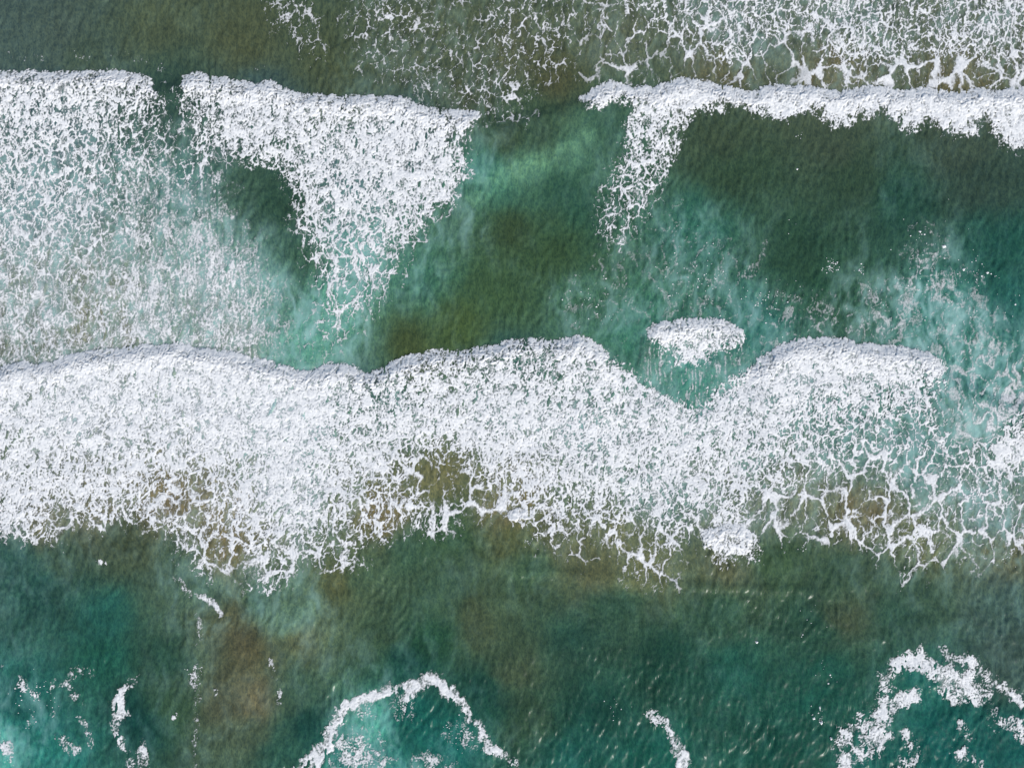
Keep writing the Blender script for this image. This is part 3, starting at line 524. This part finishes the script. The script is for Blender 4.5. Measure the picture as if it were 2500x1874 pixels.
def make_water():
    m, n, bs, N, L = nodes_of('sea_water_surface')
    at = N('ShaderNodeAttribute'); at.attribute_name = 'body_colour'
    milk = N('ShaderNodeAttribute'); milk.attribute_name = 'aeration'
    tc = N('ShaderNodeTexCoord')
    # broad mottling of the water body
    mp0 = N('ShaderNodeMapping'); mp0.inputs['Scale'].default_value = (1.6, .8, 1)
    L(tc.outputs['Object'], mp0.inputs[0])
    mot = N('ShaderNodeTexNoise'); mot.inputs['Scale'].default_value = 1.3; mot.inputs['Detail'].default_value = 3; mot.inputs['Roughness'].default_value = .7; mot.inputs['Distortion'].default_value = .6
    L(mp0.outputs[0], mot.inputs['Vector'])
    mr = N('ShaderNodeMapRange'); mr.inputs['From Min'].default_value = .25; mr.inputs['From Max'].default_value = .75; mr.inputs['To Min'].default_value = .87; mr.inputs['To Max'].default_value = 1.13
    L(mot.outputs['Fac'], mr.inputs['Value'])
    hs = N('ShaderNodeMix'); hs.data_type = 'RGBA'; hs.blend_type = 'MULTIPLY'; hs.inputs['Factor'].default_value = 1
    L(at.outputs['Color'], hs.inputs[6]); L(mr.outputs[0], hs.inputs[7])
    L(hs.outputs[2], bs.inputs['Base Color'])
    bs.inputs['Roughness'].default_value = .26
    bs.inputs['Specular IOR Level'].default_value = .12
    bs.inputs['IOR'].default_value = 1.333
    # ripple and caustic light painted as colour grain, drawn out along the waves' run
    mp = N('ShaderNodeMapping'); mp.inputs['Scale'].default_value = (1.0, .5, 1)
    L(tc.outputs['Object'], mp.inputs[0])
    warp = N('ShaderNodeTexNoise'); warp.inputs['Scale'].default_value = .09; warp.inputs['Detail'].default_value = 1.5
    L(tc.outputs['Object'], warp.inputs['Vector'])
    ad = N('ShaderNodeVectorMath'); ad.operation = 'MULTIPLY_ADD'; ad.inputs[1].default_value = (2.4, 1.0, 0)
    L(warp.outputs['Color'], ad.inputs[0]); L(mp.outputs[0], ad.inputs[2])
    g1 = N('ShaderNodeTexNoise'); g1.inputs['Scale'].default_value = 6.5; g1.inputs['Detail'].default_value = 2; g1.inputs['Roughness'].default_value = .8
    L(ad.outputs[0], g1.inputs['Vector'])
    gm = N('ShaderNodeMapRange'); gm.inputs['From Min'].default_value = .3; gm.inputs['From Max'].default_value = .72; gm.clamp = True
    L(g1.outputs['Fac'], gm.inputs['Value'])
    # a loose net of paler threads (caustic light lines put into the base colour)
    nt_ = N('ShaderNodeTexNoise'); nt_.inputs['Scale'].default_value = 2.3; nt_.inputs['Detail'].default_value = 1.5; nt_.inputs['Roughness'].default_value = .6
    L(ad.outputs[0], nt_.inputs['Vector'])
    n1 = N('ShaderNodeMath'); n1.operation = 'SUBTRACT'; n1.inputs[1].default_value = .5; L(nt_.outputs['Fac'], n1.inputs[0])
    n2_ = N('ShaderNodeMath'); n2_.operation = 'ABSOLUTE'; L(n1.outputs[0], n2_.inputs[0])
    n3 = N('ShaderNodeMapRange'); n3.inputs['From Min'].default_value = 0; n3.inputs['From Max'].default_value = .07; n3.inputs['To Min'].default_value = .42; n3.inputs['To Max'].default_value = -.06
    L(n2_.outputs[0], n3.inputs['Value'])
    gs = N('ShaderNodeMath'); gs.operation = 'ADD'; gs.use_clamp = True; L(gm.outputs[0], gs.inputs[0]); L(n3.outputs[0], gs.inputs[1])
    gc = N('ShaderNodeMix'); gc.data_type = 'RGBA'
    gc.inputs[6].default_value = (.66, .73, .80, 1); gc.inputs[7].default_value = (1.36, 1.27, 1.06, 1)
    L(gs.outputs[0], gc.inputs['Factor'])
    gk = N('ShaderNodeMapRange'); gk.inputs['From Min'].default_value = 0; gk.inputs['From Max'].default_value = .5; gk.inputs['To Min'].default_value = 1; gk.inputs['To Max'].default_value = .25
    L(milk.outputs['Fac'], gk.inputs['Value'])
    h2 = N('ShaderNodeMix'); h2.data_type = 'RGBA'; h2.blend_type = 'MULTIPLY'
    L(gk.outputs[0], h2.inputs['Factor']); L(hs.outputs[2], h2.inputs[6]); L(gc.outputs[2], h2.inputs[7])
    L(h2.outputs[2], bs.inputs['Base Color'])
    # ripples
    r1 = N('ShaderNodeTexNoise'); r1.noise_type = 'RIDGED_MULTIFRACTAL'; r1.inputs['Scale'].default_value = 1.9; r1.inputs['Detail'].default_value = 2; r1.inputs['Roughness'].default_value = .6
    L(ad.outputs[0], r1.inputs['Vector'])
    bp = N('ShaderNodeBump'); bp.inputs['Strength'].default_value = 1.0; bp.inputs['Distance'].default_value = .03
    L(r1.outputs['Fac'], bp.inputs['Height'])
    L(bp.outputs[0], bs.inputs['Normal'])
    return m


def make_foam():
    m, n, bs, N, L = nodes_of('sea_foam')
    at = N('ShaderNodeAttribute'); at.attribute_name = 'foam_margin'
    tc = N('ShaderNodeTexCoord')
    nz = N('ShaderNodeTexNoise'); nz.inputs['Scale'].default_value = 6.5; nz.inputs['Detail'].default_value = 2; nz.inputs['Roughness'].default_value = .65; nz.inputs['Distortion'].default_value = .8
    L(tc.outputs['Object'], nz.inputs['Vector'])
    a = N('ShaderNodeMath'); a.operation = 'MULTIPLY_ADD'; a.inputs[1].default_value = .34
    L(nz.outputs['Fac'], a.inputs[0]); L(at.outputs['Fac'], a.inputs[2])
    al = N('ShaderNodeMapRange'); al.interpolation_type = 'SMOOTHSTEP'
    al.inputs['From Min'].default_value = -.12; al.inputs['From Max'].default_value = .52
    L(a.outputs[0], al.inputs['Value'])
    L(al.outputs[0], bs.inputs['Alpha'])
    th = N('ShaderNodeMapRange'); th.inputs['From Min'].default_value = .05; th.inputs['From Max'].default_value = .95
    L(a.outputs[0], th.inputs['Value'])
    cr = N('ShaderNodeMix'); cr.data_type = 'RGBA'
    cr.inputs[6].default_value = (.56, .585, .60, 1); cr.inputs[7].default_value = (.88, .88, .87, 1)
    L(cr.outputs[2], bs.inputs['Base Color'])
    bs.inputs['Roughness'].default_value = .75
    bs.inputs['Specular IOR Level'].default_value = .25
    n2 = N('ShaderNodeTexNoise'); n2.inputs['Distortion'].default_value = 1.2; n2.inputs['Scale'].default_value = 4.5; n2.inputs['Detail'].default_value = 2; n2.inputs['Roughness'].default_value = .7
    L(tc.outputs['Object'], n2.inputs['Vector'])
    bp = N('ShaderNodeBump'); bp.inputs['Strength'].default_value = .8; bp.inputs['Distance'].default_value = .012
    tone = N('ShaderNodeAttribute'); tone.attribute_name = 'foam_tone'
    L(tone.outputs['Fac'], cr.inputs['Factor'])
    L(n2.outputs['Fac'], bp.inputs['Height']); L(bp.outputs[0], bs.inputs['Normal'])
    return m


MW, MF = make_water(), make_foam()


# ------------------------------------------------------------------ mesh building
def grid_mesh(name, V, Q):
    me = bpy.data.meshes.new(name)
    me.vertices.add(len(V)); me.vertices.foreach_set('co', np.ascontiguousarray(V, np.float32).ravel())
    nq = len(Q)
    me.loops.add(nq * 4); me.loops.foreach_set('vertex_index', np.ascontiguousarray(Q, np.int32).ravel())
    me.polygons.add(nq)
    me.polygons.foreach_set('loop_start', np.arange(0, nq * 4, 4, dtype=np.int32))
    me.polygons.foreach_set('use_smooth', np.ones(nq, bool))
    me.update(calc_edges=True)
    return me


def world(X, Y, Z):
    return np.stack([(X - CXP) / PPM, (CYP - Y) / PPM, Z], -1)


# sea: fine in the surf zone, then widening rows out to the horizon
WSTEP = 3.6
far = np.array([60, 200, 600, 2000, 8000, 40000, 150000], np.float32)
wx_ = np.concatenate([X0 - far[::-1], np.arange(X0, X1 + .01, WSTEP), X1 + far]).astype(np.float32)
wy_ = np.concatenate([Y0 - far[::-1], np.arange(Y0, Y1 + .01, WSTEP), Y1 + far]).astype(np.float32)
AX, AY = np.meshgrid(wx_, wy_)
CX_, CY_ = np.clip(AX, X0, X1), np.clip(AY, Y0, Y1)
ZW = up(Zc, CX_, CY_) * np.where((AX < X0 - 1) | (AX > X1 + 250) | (AY < Y0 - 1) | (AY > Y1 + 250), 0, 1)
rang = math.pi / 2 + .55 * fbm(CX_ / 260, CY_ / 260, 401, 2) + .7 * ss(1290, 1400, CY_) * (1 - ss(1500, 1650, CY_)) * ss(950, 1150, CX_) * (1 - ss(1600, 1800, CX_)) * -1
rip = comb(noise(CX_ / 8.5, CY_ / 8.5, 403), rang, 7)
rip2 = comb(noise(CX_ / 14, CY_ / 14, 405), rang + .5, 6)
lin, aer = water_colour(CX_, CY_)
inner = (AX >= X0) & (AX <= X1) & (AY >= Y0) & (AY <= Y1)
ripamp = .6 + .8 * np.clip(.5 + 1.4 * fbm(CX_ / 170, CY_ / 130, 407, 2), 0, 1)
ZW = ZW + np.where(inner, (.020 * rip + .018 * rip2) * ripamp * (1 - .8 * ss(.1, .5, aer)), 0)
rows, cols = AX.shape
idx = np.arange(rows * cols).reshape(rows, cols)
Q = np.stack([idx[1:, :-1], idx[1:, 1:], idx[:-1, 1:], idx[:-1, :-1]], -1).reshape(-1, 4)
me = grid_mesh('sea_water', world(AX, AY, ZW).reshape(-1, 3), Q)
ca = me.attributes.new('body_colour', 'FLOAT_COLOR', 'POINT')
ca.data.foreach_set('color', np.concatenate([lin.reshape(-1, 3), np.ones((rows * cols, 1), np.float32)], 1).ravel())
aa = me.attributes.new('aeration', 'FLOAT', 'POINT')
aa.data.foreach_set('value', aer.ravel())
me.materials.append(MW)
sea = bpy.data.objects.new('sea_water', me)
COL.objects.link(sea)
sea['kind'] = 'structure'

TONE = np.clip(.52 + .20 * fib + .22 * t2 + .10 * t3, 0, 1)      # bubbly streaks: fresh white to greyer
# foam thickness
crest = (1 - ss(20, 75, frontd)) * (D > .3)
mm = np.clip(margin, 0, 1)
thick = .03 + .03 * ss(0, .6, mm) + crest * ss(0, 30, frontd) * (.14 * pop + .03 * ss(0, .4, mm)) + .03 * np.clip(t2, -.5, .5) * ss(.5, .9, D) + .014 * t3 * ss(0.2, .6, D) + .006 * t4
ZF = up(Zc) + np.maximum(thick, .03)
LOW = -.42                                       # faces below this margin carry no foam at all
keep_v = margin > LOW


def foam_object(name, sel, parent=None):
    """one mesh from the grid cells chosen by sel"""
    j, i = np.nonzero(sel)
    if len(j) < 4:
        return None
    vid = np.full(NY * NX, -1, np.int32)
    c = np.stack([(j + 1) * NX + i, (j + 1) * NX + i + 1, j * NX + i + 1, j * NX + i], -1)
    u, inv = np.unique(c, return_inverse=True)
    V = world(GX.ravel()[u], GY.ravel()[u], ZF.ravel()[u])
    me = grid_mesh(name, V, inv.reshape(-1, 4))
    a = me.attributes.new('foam_margin', 'FLOAT', 'POINT')
    a.data.foreach_set('value', margin.ravel()[u].astype(np.float32))
    a = me.attributes.new('foam_tone', 'FLOAT', 'POINT')
    a.data.foreach_set('value', TONE.ravel()[u].astype(np.float32))
    me.materials.append(MF)
    o = bpy.data.objects.new(name, me)
    COL.objects.link(o)
    if parent is not None:
        o.parent = parent
        o.location = tuple(-q for q in parent.location)
    return o


cell_keep = (margin[:-1, :-1] > LOW) | (margin[1:, :-1] > LOW) | (margin[:-1, 1:] > LOW) | (margin[1:, 1:] > LOW)
cell_id = ident[:-1, :-1]
cell_front = frontd[:-1, :-1] + 8 * frag[:-1, :-1]


def sel_of(*ks):
    m = np.zeros(cell_id.shape, bool)
    for k in ks:
        m |= cell_id == keys.index(k)
    return m & cell_keep


def thing(name, label, cat, px, py, group=None):
    e = bpy.data.objects.new(name, None)
    e.empty_display_size = .5
    COL.objects.link(e)
    e.location = ((px - CXP) / PPM, (CYP - py) / PPM, 0)
    e['label'] = label; e['category'] = cat
    if group: e['group'] = group
    return e


G1 = 'breaking waves'
def wave(ks, label, px, py, crest_px=46, extra=None):
    t = thing('breaking_wave', label, 'wave', px, py, G1)
    s = sel_of(ks)
    if crest_px:
        foam_object('crest_foam', s & (cell_front < crest_px), t)
        foam_object('trailing_foam', s & (cell_front >= crest_px), t)
    else:
        foam_object('crest_foam', s, t)
    for nm, k in (extra or []):
        foam_object(nm, sel_of(k), t)
    return t


wave('A', 'white breaking wave at upper left edge trailing pale lace, left of the green gap', 200, 175)
wave('B', 'breaking wave whose white foam narrows downward into a wedge, right of the green gap', 800, 240)
wave('C', 'long thin white breaker at upper right with one foam tongue hanging down', 1900, 215)
wave('ML', 'thickest all-white breaker at middle left with brown sandy lace along its lower edge', 380, 850)
wave('MC', 'central white breaker with olive hole and wide lace at its lower edge', 1200, 850)
wave('MR', 'middle right breaker with domed white crest fading to wide lace over brown sand', 2050, 830)
wave('K', 'small white breaker cap with teal streaked water trailing below, above the middle foam band', 1690, 780, None, [('trailing_foam', 'KT')])
wave('J', 'small white fan-shaped breaker just below the middle foam band, right of centre', 1780, 1285, None)
wave('I', 'tiniest white breaker nestled in the lower fringe of the central foam', 1265, 1245, None)


def sheet(name, ks, label, cat, group=None):
    o = foam_object(name, sel_of(*ks))
    o['label'] = label; o['category'] = cat
    if group: o['group'] = group
    return o


sheet('foam_sheet', ['E'], 'wide sheet of white lacy foam at the top right corner above the long breaker', 'foam')
sheet('foam_streaks', ['D1'], 'branching foam veins in olive water above the wave gap, at top centre', 'foam', 'foam veins at the top')
sheet('foam_streaks', ['D2'], 'thin pale foam veins in olive water above the wedge-shaped wave', 'foam', 'foam veins at the top')
sheet('foam_streaks', ['D3'], 'faintest few foam threads in the brown-olive water near the top left', 'foam', 'foam veins at the top')
sheet('froth_patch', ['R'], 'speckled teal froth spreading ahead of the right breaker to the right edge', 'foam')
sheet('froth_patch', ['Q'], 'faint streaky froth above the small white breaker cap', 'foam')
loop = thing('foam_loop', 'arched line of thick white foam around teal water at bottom centre', 'foam', 1050, 1700)
foam_object('foam_line', sel_of('L'), loop)
foam_object('foam_flecks', sel_of('LF'), loop)
sheet('foam_line', ['S'], 'short solid foam strip at the bottom edge between the arched foam and the corner foam', 'foam')
sheet('foam_net', ['N'], 'open speckled foam net in dark green water at the bottom right corner', 'foam')
SC = 'foam scraps at the bottom left'
sheet('foam_scrap', ['G1'], 'tallest ragged foam scrap in the dark teal water at bottom left', 'foam', SC)
sheet('foam_scrap', ['G2'], 'pointed foam scrap on the bottom edge below the tallest scrap', 'foam', SC)
sheet('foam_scrap', ['G3'], 'thin hooked foam scrap just left of the tallest scrap', 'foam', SC)
sheet('foam_scrap', ['G4'], 'small thick foam dab low down left of the tallest scrap', 'foam', SC)
sheet('foam_scrap', ['G5'], 'foam scrap in the milky water of the bottom left corner', 'foam', SC)
sheet('foam_scrap', ['H1'], 'diagonal foam thread along the upper left rim of the brown silt cloud', 'foam', SC)
sheet('foam_scrap', ['H2'], 'thin dotted vertical foam thread left of the brown silt cloud', 'foam', SC)
sheet('foam_scrap', ['H3'], 'tiny crescent of foam in green water under the left foam band', 'foam', SC)
sheet('foam_scrap', ['H4'], 'faintest dotted foam thread right of the brown silt cloud', 'foam', SC)
sheet('foam_scrap', ['H5'], 'tiny upright foam dash inside the brown silt cloud', 'foam', SC)
sheet('foam_scrap', ['H6'], 'tiny slanted foam dash left of the dotted vertical foam thread', 'foam', SC)
q = sheet('foam_specks', ['G6'], 'faint foam specks drifting in the teal water along the left edge', 'foam'); q['kind'] = 'stuff'

# ------------------------------------------------------------------ loose flecks
rs = np.random.RandomState(3)
fl = []
for (x, y, s, n) in [(2395, 668, 40, 16), (2352, 658, 4, 3), (2475, 740, 30, 6), (2240, 560, 30, 8), (2300, 602, 10, 4), (1990, 1745, 22, 14), (2005, 1760, 8, 8), (2010, 1640, 30, 8), (1848, 1567, 3, 2), (2029, 1802, 3, 2), (1970, 1500, 40, 8), (1500, 1720, 25, 14),
                     (1925, 555, 20, 3), (1950, 330, 10, 5), (2460, 1360, 16, 10), (1960, 1340, 12, 6), (2300, 700, 120, 90), (1700, 680, 90, 80), (1450, 740, 60, 40), (2030, 650, 16, 40), (2100, 660, 10, 12), (1890, 740, 60, 60), (480, 1650, 20, 30), (100, 1700, 70, 40), (1120, 1790, 30, 40), (985, 1725, 16, 30)]:
    for q in range(n):
        fl.append((x + rs.randn() * s * .6, y + rs.randn() * s * .6, .03 + .05 * rs.rand() ** 2))
for (x, y, r) in [(2352, 658, .16), (2395, 674, .12), (2410, 666, .13), (2478, 743, .13), (2001, 1725, .14), (1986, 1752, .16), (2005, 1763, .2), (2029, 1802, .17), (1848, 1567, .15), (2026, 1646, .1), (2022, 1667, .1), (2245, 566, .12), (2304, 602, .18), (1945, 414, .1)]:
    fl.append((x, y, r))
V = []; Q = []
fa = np.array(fl, np.float32)
fz = up(Zc, fa[:, 0], fa[:, 1])
for (x, y, r), z in zip(fl, fz):
    X, Y = (x - CXP) / PPM, (CYP - y) / PPM
    b = len(V); a0 = rs.rand() * 6.28; st = .6 + .8 * rs.rand()
    for kk in range(4):
        a = a0 + kk * math.pi / 2
        V.append((X + r * st * math.cos(a), Y + r * math.sin(a), z + .02))
    for kk in range(4):
        a = a0 + .4 + kk * math.pi / 2
        V.append((X + .5 * r * st * math.cos(a), Y + .5 * r * math.sin(a), z + .02 + r * .5))
    for kk in range(4):
        Q.append((b + kk, b + (kk + 1) % 4, b + 4 + (kk + 1) % 4, b + 4 + kk))
    Q.append((b + 4, b + 5, b + 6, b + 7))
me = grid_mesh('foam_flecks', np.array(V), np.array(Q))
a = me.attributes.new('foam_margin', 'FLOAT', 'POINT'); a.data.foreach_set('value', np.full(len(V), .8, np.float32))
a = me.attributes.new('foam_tone', 'FLOAT', 'POINT'); a.data.foreach_set('value', np.full(len(V), .9, np.float32))
me.materials.append(MF)
o = bpy.data.objects.new('foam_flecks', me); COL.objects.link(o)
o['kind'] = 'stuff'; o['label'] = 'loose white foam flecks scattered over the open water'; o['category'] = 'foam'

tot = sum(len(o.data.polygons) for o in bpy.data.objects if o.type == 'MESH')
print('quads', tot)
